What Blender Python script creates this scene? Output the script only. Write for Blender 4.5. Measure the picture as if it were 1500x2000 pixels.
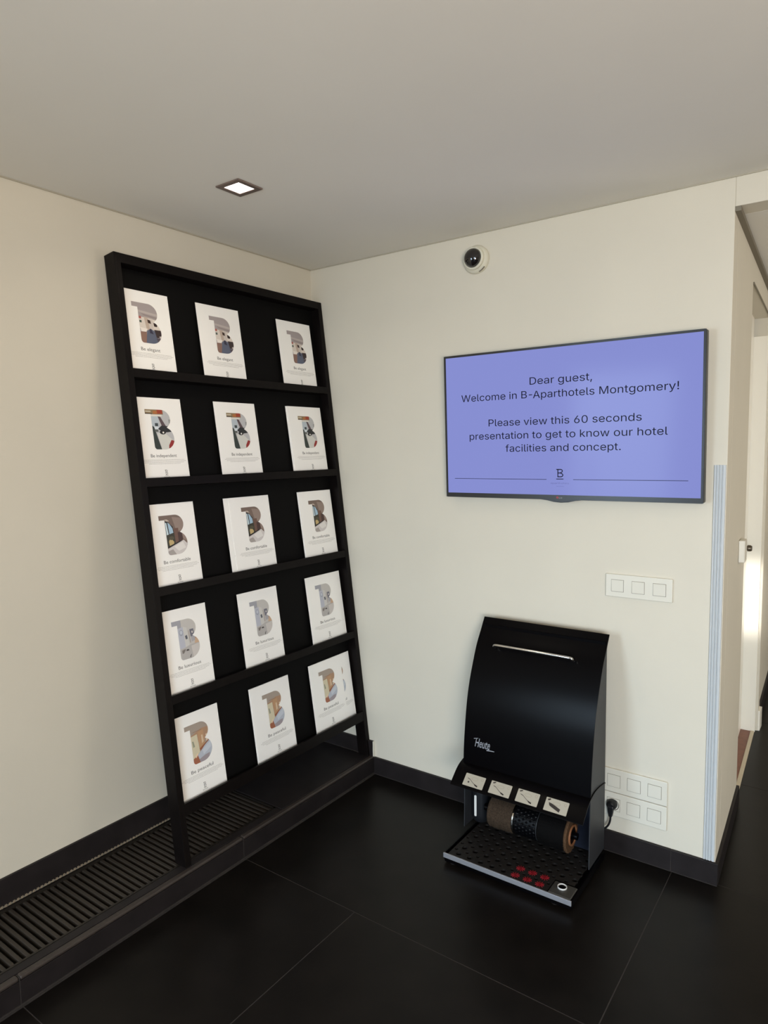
import bpy, bmesh, math, random
from mathutils import Vector, Matrix
from mathutils.geometry import tessellate_polygon

for o in list(bpy.data.objects): bpy.data.objects.remove(o)
S = bpy.context.scene
COL = S.collection
R = math.radians
H = 2.2941          # ceiling height
LED = .0798         # height of the radiator ledge
W = 1.744           # outer corner of the back wall

# ------------------------------------------------------------------ camera
cam_d = bpy.data.cameras.new('camera'); cam = bpy.data.objects.new('camera', cam_d); COL.objects.link(cam)
cam_d.sensor_fit = 'HORIZONTAL'; cam_d.sensor_width = 36.0; cam_d.lens = 1328.0 / 1500 * 36; cam_d.clip_start = .02
def cam_matrix(yaw, pitch, roll, loc):
    fw = Vector((math.sin(yaw) * math.cos(pitch), math.cos(yaw) * math.cos(pitch), math.sin(pitch)))
    r0 = Vector((math.cos(yaw), -math.sin(yaw), 0)); u0 = r0.cross(fw)
    r = r0 * math.cos(roll) + u0 * math.sin(roll); u = -r0 * math.sin(roll) + u0 * math.cos(roll)
    m = Matrix(((r.x, u.x, -fw.x, loc[0]), (r.y, u.y, -fw.y, loc[1]), (r.z, u.z, -fw.z, loc[2]), (0, 0, 0, 1)))
    return m
cam.matrix_world = cam_matrix(R(-35.8118), R(-5.2246), R(-.8651), (2.12404, -2.39869, 1.47357))
S.camera = cam

# ------------------------------------------------------------------ world, lights, exposure
wd = bpy.data.worlds.new('world'); S.world = wd; wd.use_nodes = True
bg = wd.node_tree.nodes['Background']; bg.inputs[0].default_value = (.72, .84, 1, 1); bg.inputs[1].default_value = .6
def area(name, loc, target, sx, sy, power, color, spread=180):
    d = bpy.data.lights.new(name, 'AREA'); d.shape = 'RECTANGLE'; d.size = sx; d.size_y = sy
    d.energy = power; d.color = color; d.spread = R(spread)
    o = bpy.data.objects.new(name, d); COL.objects.link(o); o.location = loc
    o.rotation_euler = (Vector(target) - Vector(loc)).to_track_quat('-Z', 'Y').to_euler()
    return o
area('window_daylight_right', (3.7, -5.45, 1.35), (1.6, 0, -1.1), 1.9, 1.5, 49, (.63, .82, 1.0), 88)
area('window_daylight_left', (.05, -4.3, 1.3), (1.5, -.6, -.2), 1.2, 1.4, 35, (.63, .82, 1.0), 110)
area('added_ceiling_fill', (3.2, -3.2, 1.25), (2.6, -2.4, 2.3), .9, .9, 74, (1.0, .87, .74))  # unseen warm panel added behind the camera to lift the ceiling
area('passage_lamp', (4.3, 1.3, 1.1), (1.9, 1.1, 1.7), 1.0, 1.2, 24, (1.0, .92, .80))
S.view_settings.view_transform = 'Standard'; S.view_settings.look = 'None'
S.view_settings.gamma = 1.0; S.view_settings.use_curve_mapping = False
S.view_settings.exposure = 0.0
try:
    S.cycles.use_denoising = True
    S.cycles.max_bounces = 8; S.cycles.diffuse_bounces = 5
    S.cycles.sample_clamp_indirect = 6
except Exception: pass

# ------------------------------------------------------------------ materials
def lin(c): return tuple(((v / 255) / 12.92 if v / 255 <= .04045 else ((v / 255 + .055) / 1.055) ** 2.4) for v in c)
MATS = {}
def mat(name, rgb, rough=.5, metal=0., spec=.5, noise=0., nscale=20., bump=0., bscale=200., emit=None, estr=0., alpha=1., coat=0., trans=0.):
    if name in MATS: return MATS[name]
    m = bpy.data.materials.new(name); m.use_nodes = True; nt = m.node_tree
    b = nt.nodes['Principled BSDF']; c = lin(rgb)
    b.inputs['Base Color'].default_value = (*c, 1); b.inputs['Roughness'].default_value = rough
    b.inputs['Metallic'].default_value = metal; b.inputs['Specular IOR Level'].default_value = spec
    b.inputs['Coat Weight'].default_value = coat; b.inputs['Transmission Weight'].default_value = trans
    if emit: b.inputs['Emission Color'].default_value = (*lin(emit), 1); b.inputs['Emission Strength'].default_value = estr
    tc = nt.nodes.new('ShaderNodeTexCoord')
    if noise:
        n = nt.nodes.new('ShaderNodeTexNoise'); n.inputs['Scale'].default_value = nscale; n.inputs['Detail'].default_value = 5
        r = nt.nodes.new('ShaderNodeValToRGB')
        r.color_ramp.elements[0].position = .3; r.color_ramp.elements[1].position = .7
        r.color_ramp.elements[0].color = (*[max(0, v * (1 - noise)) for v in c], 1)
        r.color_ramp.elements[1].color = (*[min(1, v * (1 + noise)) for v in c], 1)
        nt.links.new(tc.outputs['Object'], n.inputs['Vector']); nt.links.new(n.outputs['Fac'], r.inputs['Fac'])
        nt.links.new(r.outputs['Color'], b.inputs['Base Color'])
    if bump:
        n2 = nt.nodes.new('ShaderNodeTexNoise'); n2.inputs['Scale'].default_value = bscale; n2.inputs['Detail'].default_value = 3
        bp = nt.nodes.new('ShaderNodeBump'); bp.inputs['Strength'].default_value = bump; bp.inputs['Distance'].default_value = .002
        nt.links.new(tc.outputs['Object'], n2.inputs['Vector']); nt.links.new(n2.outputs['Fac'], bp.inputs['Height'])
        nt.links.new(bp.outputs['Normal'], b.inputs['Normal'])
    MATS[name] = m
    return m
WALL = mat('cream_wall_paint', (210, 203, 187), .75, spec=.25, noise=.02, nscale=3, bump=.08, bscale=260)
CEIL = mat('ceiling_paint', (226, 223, 215), .85, spec=.2, noise=.015, nscale=2)
STONE = mat('dark_stone_tile', (17, 14, 12), .34, spec=.13, noise=.28, nscale=9, bump=.05, bscale=90)
STONE2 = mat('dark_stone_skirting', (35, 31, 31), .45, spec=.16, noise=.2, nscale=14)
STONE3 = mat('stone_nosing_highlight', (54, 47, 43), .38, spec=.35, noise=.15, nscale=20)  # paler than the riser: highlight along the rounded edge is in the colour
GROUT = mat('grey_grout', (44, 38, 35), .8, noise=.2, nscale=60)
BLACKW = mat('black_stained_wood', (15, 11, 10), .45, spec=.12, noise=.2, nscale=30)
BLACKP = mat('black_back_panel', (10, 9, 9), .65, spec=.1)
PAPER = mat('white_glossy_paper', (250, 248, 244), .35, spec=.4)
INK = mat('grey_ink', (84, 80, 80), .6); PALEINK = mat('pale_grey_ink', (178, 175, 170), .6)
PLASTW = mat('white_plastic', (216, 211, 197), .35, spec=.4)
SHADOWG = mat('plate_gap_dark', (120, 112, 98), .8)
BLACKM = mat('black_powder_coated_metal', (6, 5, 6), .28, spec=.07, bump=.04, bscale=500)
GREYM = mat('grey_and_lit_black_metal', (42, 43, 46), .5, spec=.5)  # grey ring; on the side panels, light on black put into the colour
CHROME = mat('chrome', (215, 212, 208), .14, metal=1)
ALU = mat('brushed_aluminium', (160, 160, 165), .5, metal=.6)
GUARD = mat('pale_blue_grey_corner_profile', (190, 193, 194), .45, spec=.4)
RUBBER = mat('black_rubber', (27, 24, 22), .6, spec=.2, noise=.2, nscale=80)
CABLE = mat('black_cable_plastic', (20, 20, 22), .4)
WHITEP = mat('white_door_paint', (238, 233, 220), .32, spec=.5)
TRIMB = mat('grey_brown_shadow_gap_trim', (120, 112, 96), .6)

# ------------------------------------------------------------------ mesh helpers
def finish(name, bm, m, parent=None, smooth=False, bevel=0., seg=2):
    me = bpy.data.meshes.new(name); bmesh.ops.recalc_face_normals(bm, faces=bm.faces[:]); bm.to_mesh(me); bm.free()
    for mm in (m if isinstance(m, (list, tuple)) else [m]): me.materials.append(mm)
    if smooth: me.polygons.foreach_set('use_smooth', [True] * len(me.polygons))
    o = bpy.data.objects.new(name, me); COL.objects.link(o)
    if parent: o.parent = parent
    if bevel:
        b = o.modifiers.new('bevel', 'BEVEL'); b.width = bevel; b.segments = seg; b.limit_method = 'ANGLE'; b.angle_limit = R(40)
    return o
def add_box(bm, a, b, mi=0):
    v = [bm.verts.new((x, y, z)) for x in (a[0], b[0]) for y in (a[1], b[1]) for z in (a[2], b[2])]
    for f in ((0, 1, 3, 2), (4, 6, 7, 5), (0, 4, 5, 1), (2, 3, 7, 6), (0, 2, 6, 4), (1, 5, 7, 3)):
        bm.faces.new([v[i] for i in f]).material_index = mi
def box(name, a, b, m, parent=None, bevel=0., seg=2):
    bm = bmesh.new(); add_box(bm, a, b); return finish(name, bm, m, parent, bevel=bevel, seg=seg)
def boxes(name, lst, m, parent=None, bevel=0.):
    bm = bmesh.new()
    for a, b in lst: add_box(bm, a, b)
    return finish(name, bm, m, parent, bevel=bevel)
def add_prism(bm, pts, f, d, mi=0):
    """pts 2-D outline, f maps (p, depth) to 3-D, d = (d0, d1)"""
    a = [bm.verts.new(f(p, d[0])) for p in pts]; b = [bm.verts.new(f(p, d[1])) for p in pts]
    bm.faces.new(a[::-1]).material_index = mi; bm.faces.new(b).material_index = mi; n = len(pts)
    for i in range(n): bm.faces.new((a[i], a[(i + 1) % n], b[(i + 1) % n], b[i])).material_index = mi
def prism(name, pts, f, d, m, parent=None, bevel=0., smooth=False):
    bm = bmesh.new(); add_prism(bm, pts, f, d); return finish(name, bm, m, parent, bevel=bevel, smooth=smooth)
XY = lambda p, d: (p[0], p[1], d)
YZ = lambda p, d: (d, p[0], p[1])
XZ = lambda p, d: (p[0], d, p[1])
def add_lathe(bm, prof, axis='Z', c=(0, 0, 0), n=32, mi=0, sx=1., sy=1.):
    rings = []
    for r, h in prof:
        ring = []
        for i in range(n):
            a = 2 * math.pi * i / n; u, v = r * math.cos(a) * sx, r * math.sin(a) * sy
            p = {'Z': (u, v, h), 'X': (h, u, v), 'Y': (u, h, v)}[axis]
            ring.append(bm.verts.new((c[0] + p[0], c[1] + p[1], c[2] + p[2])))
        rings.append(ring)
    for a, b in zip(rings, rings[1:]):
        for i in range(n): bm.faces.new((a[i], a[(i + 1) % n], b[(i + 1) % n], b[i])).material_index = mi
    if prof[0][0] > 1e-6: bm.faces.new(rings[0][::-1]).material_index = mi
    if prof[-1][0] > 1e-6: bm.faces.new(rings[-1]).material_index = mi
def lathe(name, prof, m, parent=None, axis='Z', c=(0, 0, 0), n=32, smooth=True, **k):
    bm = bmesh.new(); add_lathe(bm, prof, axis, c, n, **k); bmesh.ops.remove_doubles(bm, verts=bm.verts[:], dist=1e-6)
    o = finish(name, bm, m, parent, smooth=smooth)
    if smooth: split(o)
    return o
def split(o, ang=35):
    me = o.data; bm = bmesh.new(); bm.from_mesh(me)
    for e in bm.edges:
        if len(e.link_faces) == 2 and e.calc_face_angle(0) > R(ang): e.smooth = False
    bm.to_mesh(me); bm.free()
def tube(name, pts, r, m, parent=None, n=10, cyc=False):
    cu = bpy.data.curves.new(name, 'CURVE'); cu.dimensions = '3D'; cu.bevel_depth = r; cu.bevel_resolution = 3; cu.use_fill_caps = True
    sp = cu.splines.new('NURBS'); sp.points.add(len(pts) - 1)
    for q, p in zip(sp.points, pts): q.co = (*p, 1)
    sp.order_u = min(4, len(pts)); sp.use_endpoint_u = True; cu.resolution_u = 8
    t = bpy.data.objects.new(name, cu); COL.objects.link(t)
    me = bpy.data.meshes.new_from_object(t, depsgraph=bpy.context.evaluated_depsgraph_get()); bpy.data.objects.remove(t)
    me.materials.clear(); me.materials.append(m); me.polygons.foreach_set('use_smooth', [True] * len(me.polygons))
    me.name = name; o = bpy.data.objects.new(name, me); COL.objects.link(o)
    if parent: o.parent = parent
    return o
def empty(name, loc=(0, 0, 0)):
    o = bpy.data.objects.new(name, None); COL.objects.link(o); o.location = loc; o.empty_display_size = .05; return o
def tag(o, label, cat, group=None):
    o['label'] = label; o['category'] = cat
    if group: o['group'] = group
    return o
def struct(o): o['kind'] = 'structure'; return o
def dup(root, **props):
    r = root.copy(); COL.objects.link(r)
    for k, v in props.items(): r[k] = v
    for ch in list(root.children):
        c = ch.copy(); COL.objects.link(c); c.parent = r
        for g in ch.children:
            d = g.copy(); COL.objects.link(d); d.parent = c
    return r
SANS = None
try:
    import os
    SANS = bpy.data.fonts.load(os.path.join(bpy.utils.resource_path('LOCAL'), 'datafiles', 'fonts', 'Inter.woff2'))   # bundled with Blender
except Exception: SANS = None
def text_verts(body, size, width=None, cx=None, left=None, base=0., shear=0., bold=0., sans=False, cap=None):
    cu = bpy.data.curves.new('t', 'FONT'); cu.body = body; cu.size = size; cu.resolution_u = 3; cu.shear = shear; cu.offset = bold
    own = sans and SANS
    if own: cu.font = SANS; cu.fill_mode = 'NONE'
    t = bpy.data.objects.new('t', cu); COL.objects.link(t)
    me = bpy.data.meshes.new_from_object(t, depsgraph=bpy.context.evaluated_depsgraph_get()); bpy.data.objects.remove(t)
    vs = [v.co.copy() for v in me.vertices]; fs = [tuple(p.vertices) for p in me.polygons]
    if own:      # fill every outline by itself, so that overlapping strokes of a glyph fill cleanly
        nb = {}
        for e in me.edges:
            i, j = e.vertices; nb.setdefault(i, []).append(j); nb.setdefault(j, []).append(i)
        seen = set(); loops = []
        for i in sorted(nb):
            if i in seen: continue
            lp = [i]; seen.add(i); prev = None; cur = i
            nxt = [k for k in nb[cur] if k == cur + 1] or nb[cur]
            cur = nxt[0]
            while cur not in seen:
                seen.add(cur); lp.append(cur); c = [k for k in nb[cur] if k not in seen]
                if not c: break
                cur = c[0]
            keep = [k for n_, k in enumerate(lp) if (vs[k] - vs[lp[n_ - 1]]).length > 1e-4 * size]
            loops.append(keep)
        for l in loops:      # an outline that crosses its own stem is drawn back to the stem's edge
            vert = [(l[k - 1], l[k]) for k in range(len(l)) if abs(vs[l[k - 1]].x - vs[l[k]].x) < 1e-5 * size and abs(vs[l[k - 1]].y - vs[l[k]].y) > .02 * size]
            for a_, b_ in vert:
                for c_, d_ in vert:
                    dx = vs[c_].x - vs[a_].x; lo, hi = sorted((vs[c_].y, vs[d_].y))
                    if 1e-4 * size < dx < .03 * size and lo < min(vs[a_].y, vs[b_].y) and max(vs[a_].y, vs[b_].y) < hi:
                        vs[a_].x = vs[b_].x = vs[c_].x + .0008 * size; break
        def ar(lp): return sum(vs[lp[k - 1]].x * vs[lp[k]].y - vs[lp[k]].x * vs[lp[k - 1]].y for k in range(len(lp))) / 2
        def inside(p, lp):
            r = False
            for k in range(len(lp)):
                a, b = vs[lp[k - 1]], vs[lp[k]]
                if (a.y > p.y) != (b.y > p.y) and p.x < a.x + (p.y - a.y) * (b.x - a.x) / (b.y - a.y): r = not r
            return r
        big = max(loops, key=lambda l: abs(ar(l))); sg = 1 if ar(big) > 0 else -1
        outer = [l for l in loops if ar(l) * sg > 0]; holes = [l for l in loops if ar(l) * sg < 0]
        fs = []
        for o_ in outer:
            hs = [h for h in holes if inside(vs[h[0]], o_)]
            poly = [[vs[k] for k in l] for l in [o_] + hs]; idx = [k for l in [o_] + hs for k in l]
            fs += [tuple(idx[k] for k in tri) for tri in tessellate_polygon(poly)]
    bpy.data.meshes.remove(me)
    x0 = min(v.x for v in vs); x1 = max(v.x for v in vs); k = (width / (x1 - x0)) if width else 1.
    off = left if left is not None else (cx - (x1 - x0) * k / 2)
    ky = cap / (size * .73) if cap else 1.
    return [((v.x - x0) * k + off, v.y * ky + base) for v in vs], fs
def add_text(bm, f, *a, mi=0, **k):
    vs, fs = text_verts(*a, **k); V = [bm.verts.new(f(v)) for v in vs]
    for q in fs:
        try: bm.faces.new([V[i] for i in q]).material_index = mi
        except ValueError: pass
def flat_poly(bm, pts, f, mi=0):
    try: bm.faces.new([bm.verts.new(f(p)) for p in pts]).material_index = mi
    except ValueError: pass
def finish_flat(name, bm, m, parent=None):
    me = bpy.data.meshes.new(name); bm.to_mesh(me); bm.free()
    for mm in (m if isinstance(m, (list, tuple)) else [m]): me.materials.append(mm)
    o = bpy.data.objects.new(name, me); COL.objects.link(o)
    if parent: o.parent = parent
    return o

# ================================================================== STRUCTURE
# floor: concrete slab with grout, stone tiles on it
floor = struct(box('floor', (-.12, -5.7, -.08), (5.1, 3.6, -.0006), GROUT))
G = .0010
ys = [-5.6] + [-4.8 + .8 * i for i in range(11)]
for j in range(len(ys) - 1):
    y0, y1 = ys[j], ys[j + 1]
    xs = [.33, 1.61, 3.21, 5.0] if j % 2 == 0 else [.33, .83, 2.43, 4.03, 5.0]
    if y0 >= -.01: xs = [1.40, 1.61, 3.21, 5.0] if j % 2 == 0 else [1.40, 2.43, 4.03, 5.0]
    for x0, x1 in zip(xs, xs[1:]):
        box('tile', (x0 + G, y0 + G, -.02), (x1 - G, y1 - G, 0), STONE, floor, bevel=.0008, seg=1)

# left wall (a touch out of plumb), back wall with header, passage wall
WL = -.024
def wlx(z): return WL * (1 - z / H)
bm = bmesh.new()
for z0, z1, y0, y1 in ((0, H, -5.6, -5.0), (0, .5, -5.0, -3.6), (2.1, H, -5.0, -3.6), (0, H, -3.6, 0)):
    add_prism(bm, [(wlx(z0), z0), (wlx(z1), z1), (-.14, z1), (-.14, z0)], lambda p, d: (p[0], d, p[1]), (y0, y1))
struct(finish('wall_left', bm, WALL))
struct(boxes('window_1', [((-.12, -5.0, .5), (-.07, -3.6, .55)), ((-.12, -5.0, 2.05), (-.07, -3.6, 2.1)), ((-.12, -5.0, .55), (-.07, -4.95, 2.05)), ((-.12, -3.65, .55), (-.07, -3.6, 2.05)), ((-.12, -4.325, .55), (-.07, -4.275, 2.05))], WHITEP))
def pwx(y): return W - .045 * y
bm = bmesh.new(); add_prism(bm, [(-.14, 0), (W, 0), (pwx(.1), .1), (-.14, .1)], XY, (0, H)); add_box(bm, (W, 0, 2.203), (5.0, .1, H)); struct(finish('wall_back', bm, WALL, bevel=.002))
OY0, OY1, OZ = .62, 1.47, 2.09
bm = bmesh.new()
for y0, y1, z0, z1 in ((.1, OY0, 0, H), (OY0, OY1, OZ, H), (OY1, 3.5, 0, H)):
    add_prism(bm, [(pwx(y0), y0), (pwx(y1), y1), (pwx(y1) - .16, y1), (pwx(y0) - .16, y0)], XY, (z0, z1))
struct(finish('wall_passage', bm, WALL))
struct(box('ceiling', (-.14, -5.6, H), (5.1, .1, H + .1), CEIL))
struct(box('ceiling_passage', (1.56, .1, 2.203), (5.1, 3.6, 2.29), CEIL))
struct(box('wall_right', (5.0, -5.6, 0), (5.1, 3.6, H), WALL))
struct(box('wall_passage_end', (1.4, 3.5, 0), (5.0, 3.6, 2.203), WALL))
# wall behind the camera with a window opening
boxes_front = [((-.14, -5.7, 0), (5.1, -5.6, .5)), ((-.14, -5.7, 2.15), (5.1, -5.6, H)), ((-.14, -5.7, .5), (2.7, -5.6, 2.15)), ((4.7, -5.7, .5), (5.1, -5.6, 2.15))]
struct(boxes('wall_front', boxes_front, WALL))
for a, b in ((2.7, 4.7),):
    struct(boxes('window_2', [((a, -5.68, .5), (b, -5.63, .55)), ((a, -5.68, 2.1), (b, -5.63, 2.15)), ((a, -5.68, .55), (a + .05, -5.63, 2.1)), ((b - .05, -5.68, .55), (b, -5.63, 2.1)), (((a + b) / 2 - .025, -5.68, .55), ((a + b) / 2 + .025, -5.63, 2.1))], WHITEP))
# fine shadow joint between walls and ceiling
struct(boxes('trim_1', [((0.001, -5.5, H - .004), (.004, -.004, H)), ((0, -.004, H - .004), (4.9, -.0005, H))], mat('wall_joint_line', (170, 163, 145), .8)))
# shadow-gap trim on the passage wall
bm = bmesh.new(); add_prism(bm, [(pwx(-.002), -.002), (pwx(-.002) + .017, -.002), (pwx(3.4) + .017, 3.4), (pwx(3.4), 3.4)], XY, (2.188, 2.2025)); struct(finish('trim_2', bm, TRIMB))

# radiator ledge along the left wall
ledge = struct(box('trim_3', (WL + .002, -5.5, 0), (.2965, -.0005, .045), mat('dark_duct', (20, 18, 17), .8)))
yj = [-.0005, -.8, -1.6, -2.4, -3.2, -4.0, -4.8, -5.5]
for a, b in zip(yj, yj[1:]):
    box('riser_tile', (.2975, b + .001, .001), (.3190, a - .001, LED - .013), STONE2, ledge, bevel=.0008, seg=1)
    box('nosing_tile', (.2975, b + .001, LED - .0128), (.3197, a - .001, LED), STONE3, ledge, bevel=.0062, seg=4)
box('joint_bead', (.3195, -5.5, 0), (.323, -.0005, .003), GROUT, ledge)
bm = bmesh.new()
for y in yj[1:-1]: add_box(bm, (.30, y - .001, .001), (.319, y + .001, LED - .002))
finish('grout_joint', bm, GROUT, ledge)
box('ledge_tile', (.266, -5.5, .045), (.2968, -.582, LED - .0015), STONE2, ledge, bevel=.002)
box('ledge_tile', (-.010, -.578, .045), (.2968, -.014, LED - .0005), STONE2, ledge, bevel=.002)
box('back_edge_strip', (-.010, -5.5, .045), (.0, -.582, LED - .004), STONE2, ledge)
# linear grille
gr = tag(empty('floor_grille', (.13, -1.7, .045)), 'long black floor grille with cross slats set in the stone ledge', 'grille')
def par(o, root):
    o.parent = root; o.matrix_parent_inverse = Matrix.Translation(-Vector(root.location)); return o
fr = boxes('frame', [((.001, -3.2, .046), (.011, -.584, LED - .001)), ((.2585, -3.2, .046), (.2655, -.584, LED - .001)), ((.001, -.590, .046), (.2655, -.584, LED - .001))], mat('dark_bronze_grille', (40, 35, 30), .45, metal=.4))
par(fr, gr)
GM = mat('grille_slat', (50, 43, 36), .5, metal=.2)
sl0 = None; n = 0; y = -.602
while y > -2.45:
    if sl0 is None:
        sl0 = box('slat', (.0115, -.0055, .050), (.258, .0055, LED - .003), GM, bevel=.0012, seg=1); o = sl0
    else:
        o = sl0.copy(); COL.objects.link(o)
    o.parent = gr; o.location = Vector((0, y, 0)) - Vector(gr.location); y -= .0219
# twisted pale bead along the foot of the ledge skirting
bm = bmesh.new(); y = -.6
while y > -2.6:
    add_prism(bm, [(-.0115, y), (-.0055, y - .003), (-.0055, y - .011), (-.0115, y - .008)], XY, (LED, LED + .0045)); y -= .0125
o = finish('edge_bead', bm, mat('pale_bead', (140, 126, 106), .6), ledge); o['kind'] = 'stuff'

# skirtings
bl = struct(box('baseboard_left', (WL + .0021, -5.5, LED), (WL + .012, -.8, .168), STONE2, bevel=.001))
box('skirting_tile', (WL + .0021, -.7985, LED), (WL + .012, -.014, .168), STONE2, bl, bevel=.001)
bb = struct(box('baseboard_back', (.3235, -.012, 0), (1.605, -.0003, .077), STONE2, bevel=.0015))
box('skirting_tile', (1.607, -.012, 0), (W + .010, -.0003, .077), STONE2, bb, bevel=.0015)
box('skirting_tile', (WL + .014, -.012, LED), (.3185, -.0003, .150), STONE2, bb, bevel=.0015)
box('skirting_edge', (.3185, -.012, LED), (.3215, -.0003, .150), PLASTW, bb)
boxes('grout_joint', [((.3235, -.0135, 0), (W + .01, -.012, .0018)), ((1.605, -.0115, 0), (1.607, -.001, .0765)), ((.012, -.0145, LED), (.297, -.012, LED + .0022))], GROUT, bb)
bm = bmesh.new(); add_prism(bm, [(pwx(0), -.0003), (pwx(0) + .011, -.0003), (pwx(OY0) + .011, OY0), (pwx(OY0), OY0)], XY, (0, .077)); struct(finish('baseboard_passage', bm, STONE2, bevel=.0015))
bm = bmesh.new(); add_prism(bm, [(pwx(1.56), 1.56), (pwx(1.56) + .011, 1.56), (pwx(3.5) + .011, 3.49), (pwx(3.5), 3.49)], XY, (0, .077)); struct(finish('baseboard_passage_far', bm, STONE2))

# recessed door in the passage
REV = .062
struct(prism('door_1', [(pwx(OY0) - REV, OY0 + .001), (pwx(OY1) - REV, OY1 - .03), (pwx(OY1) - REV - .04, OY1 - .03), (pwx(OY0) - REV - .04, OY0 + .001)], XY, (.004, OZ), WHITEP))
d = bpy.data.objects['door_1']
kb = lathe('door_knob', [(0.0001, -.03), (.012, -.03), (.016, -.022), (.016, -.012), (.008, -.004), (.008, 0), (.0001, 0)], mat('dark_bronze_knob', (98, 88, 74), .35, metal=.7), d, axis='Y', c=(0, 0, 0), n=20)
kb.rotation_euler = (0, 0, R(90)); kb.location = (pwx(1.335) - REV + .002, 1.33, .965)
struct(prism('trim_4', [(pwx(OY1) - .16, OY1 - .028), (pwx(OY1) + .002, OY1 - .028), (pwx(OY1) + .002, OY1 - .0002), (pwx(OY1) - .16, OY1 - .0002)], XY, (0, 2.0), WHITEP, bevel=.001))
struct(prism('trim_5', [(pwx(OY1) + .0005, OY1 - .002), (pwx(OY1) + .012, OY1 - .002), (pwx(OY1 + .07) + .012, OY1 + .07), (pwx(OY1 + .07) + .0005, OY1 + .07)], XY, (0, 2.06), WALL, bevel=.001))
box('plinth_block', (pwx(1.55) - .0, OY1 + .0, 0), (pwx(1.5) + .022, OY1 + .08, .105), WHITEP, bpy.data.objects['trim_5'], bevel=.002)
struct(prism('trim_6', [(pwx(OY0) + .0005, OY0), (pwx(OY1) + .0005, OY1 - .03), (pwx(OY1) - .016, OY1 - .03), (pwx(OY0) - .016, OY0)], XY, (-.003, .006), mat('beige_stone_threshold', (196, 184, 160), .5), bevel=.001))
struct(prism('trim_7', [(pwx(OY0) - .0165, OY0), (pwx(OY1) - .0165, OY1 - .03), (pwx(OY1) - REV, OY1 - .03), (pwx(OY0) - REV, OY0)], XY, (-.003, .003), mat('reddish_wood_sill', (122, 78, 60), .5, noise=.15, nscale=30)))
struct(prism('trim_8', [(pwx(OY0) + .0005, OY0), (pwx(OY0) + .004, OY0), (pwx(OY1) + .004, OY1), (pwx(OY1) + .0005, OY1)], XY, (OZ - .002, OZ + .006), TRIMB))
# small white lock box fixed on the passage wall
lb = tag(prism('lock_box', [(pwx(.40) + .0005, .40), (pwx(.40) + .022, .405), (pwx(.48) + .022, .475), (pwx(.48) + .0005, .48)], XY, (1.035, 1.118), PLASTW, bevel=.003), 'small white plastic lock box fixed on passage wall beside the recessed door', 'lock box')

# ================================================================== CORNER GUARD
x0, x1 = 1.7072, 1.7415
pr = [(x0, -.0003), (x0, -.0055), (x0 + .001, -.0065)]
for g in (.0075, .0160, .0245): pr += [(x0 + g - .0022, -.0065), (x0 + g - .0014, -.0018), (x0 + g + .0014, -.0018), (x0 + g + .0022, -.0065)]
pr += [(x1 - .0015, -.0065), (x1, -.005), (x1, -.0003)]
tag(prism('corner_guard', pr, XY, (.079, 1.409), GUARD), 'pale blue-grey ribbed corner guard profile fixed upright on the outer wall corner', 'wall guard')

# ================================================================== BROCHURE RACK
RQ = (0.29755, -1.0387, 0.00348, 0.11639, 0.00012, 1.03683, 2.07396, 0.05532)
def rack_basis():
    ox, oy, yaw, lean, inp, wt, ht, dp = RQ
    U = Vector((math.sin(yaw), math.cos(yaw), 0)); V = Vector((-math.cos(yaw) * math.sin(lean), math.sin(yaw) * math.sin(lean), math.cos(lean)))
    N = U.cross(V)
    m = Matrix(((U.x, V.x, N.x, ox), (U.y, V.y, N.y, oy), (U.z, V.z, N.z, LED + .0006), (0, 0, 0, 1)))
    return m, wt, ht, dp
RM, RW, RH, RD = rack_basis()      # local frame: x = along the wall, y = up the lean, z = out of the rack
rack = tag(empty('brochure_rack'), 'tall black wooden brochure rack of five shelves leaning against the left wall', 'rack')
rack.matrix_world = RM
ST = .024
def foot(u0, u1):   # stile whose foot is cut level with the ledge
    lean = RQ[3]; t = math.tan(lean); bm = bmesh.new()
    pts = [(0, 0), (-RD, -0.0)]    # (n, w)
    prof = [(0, 0), (0, RH), (-RD, RH), (-RD, RD * t)]
    add_prism(bm, prof, lambda p, d: (d, p[1], p[0]), (u0, u1)); return bm
SB = .0102          # the left stile is a thin board with a wider front trim
bm = foot(0, SB); add_box(bm, (SB, .0, -.0120), (ST, RH, -.0004)); finish('stile', bm, BLACKW, rack, bevel=.0008)
finish('stile', foot(RW - ST, RW), BLACKW, rack, bevel=.0012)
box('top_rail', (SB, RH - .032, -RD), (RW - ST, RH, -.0005), BLACKW, rack, bevel=.0012)
LIPT = [.208 + .3705 * k for k in range(5)]
BP = -RD + .012
box('back_panel', (SB, .17, -RD), (RW - ST, RH - .032, BP), BLACKP, rack)
for k, t in enumerate(LIPT):
    hh = .042 if k == 0 else .030
    bm = bmesh.new(); add_box(bm, (ST, t - hh, -.012), (RW - ST, t, -.0008)); add_box(bm, (SB, t - hh, BP), (RW - ST, t - .016, -.0121))
    finish('shelf', bm, BLACKW, rack, bevel=.0008)

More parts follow.
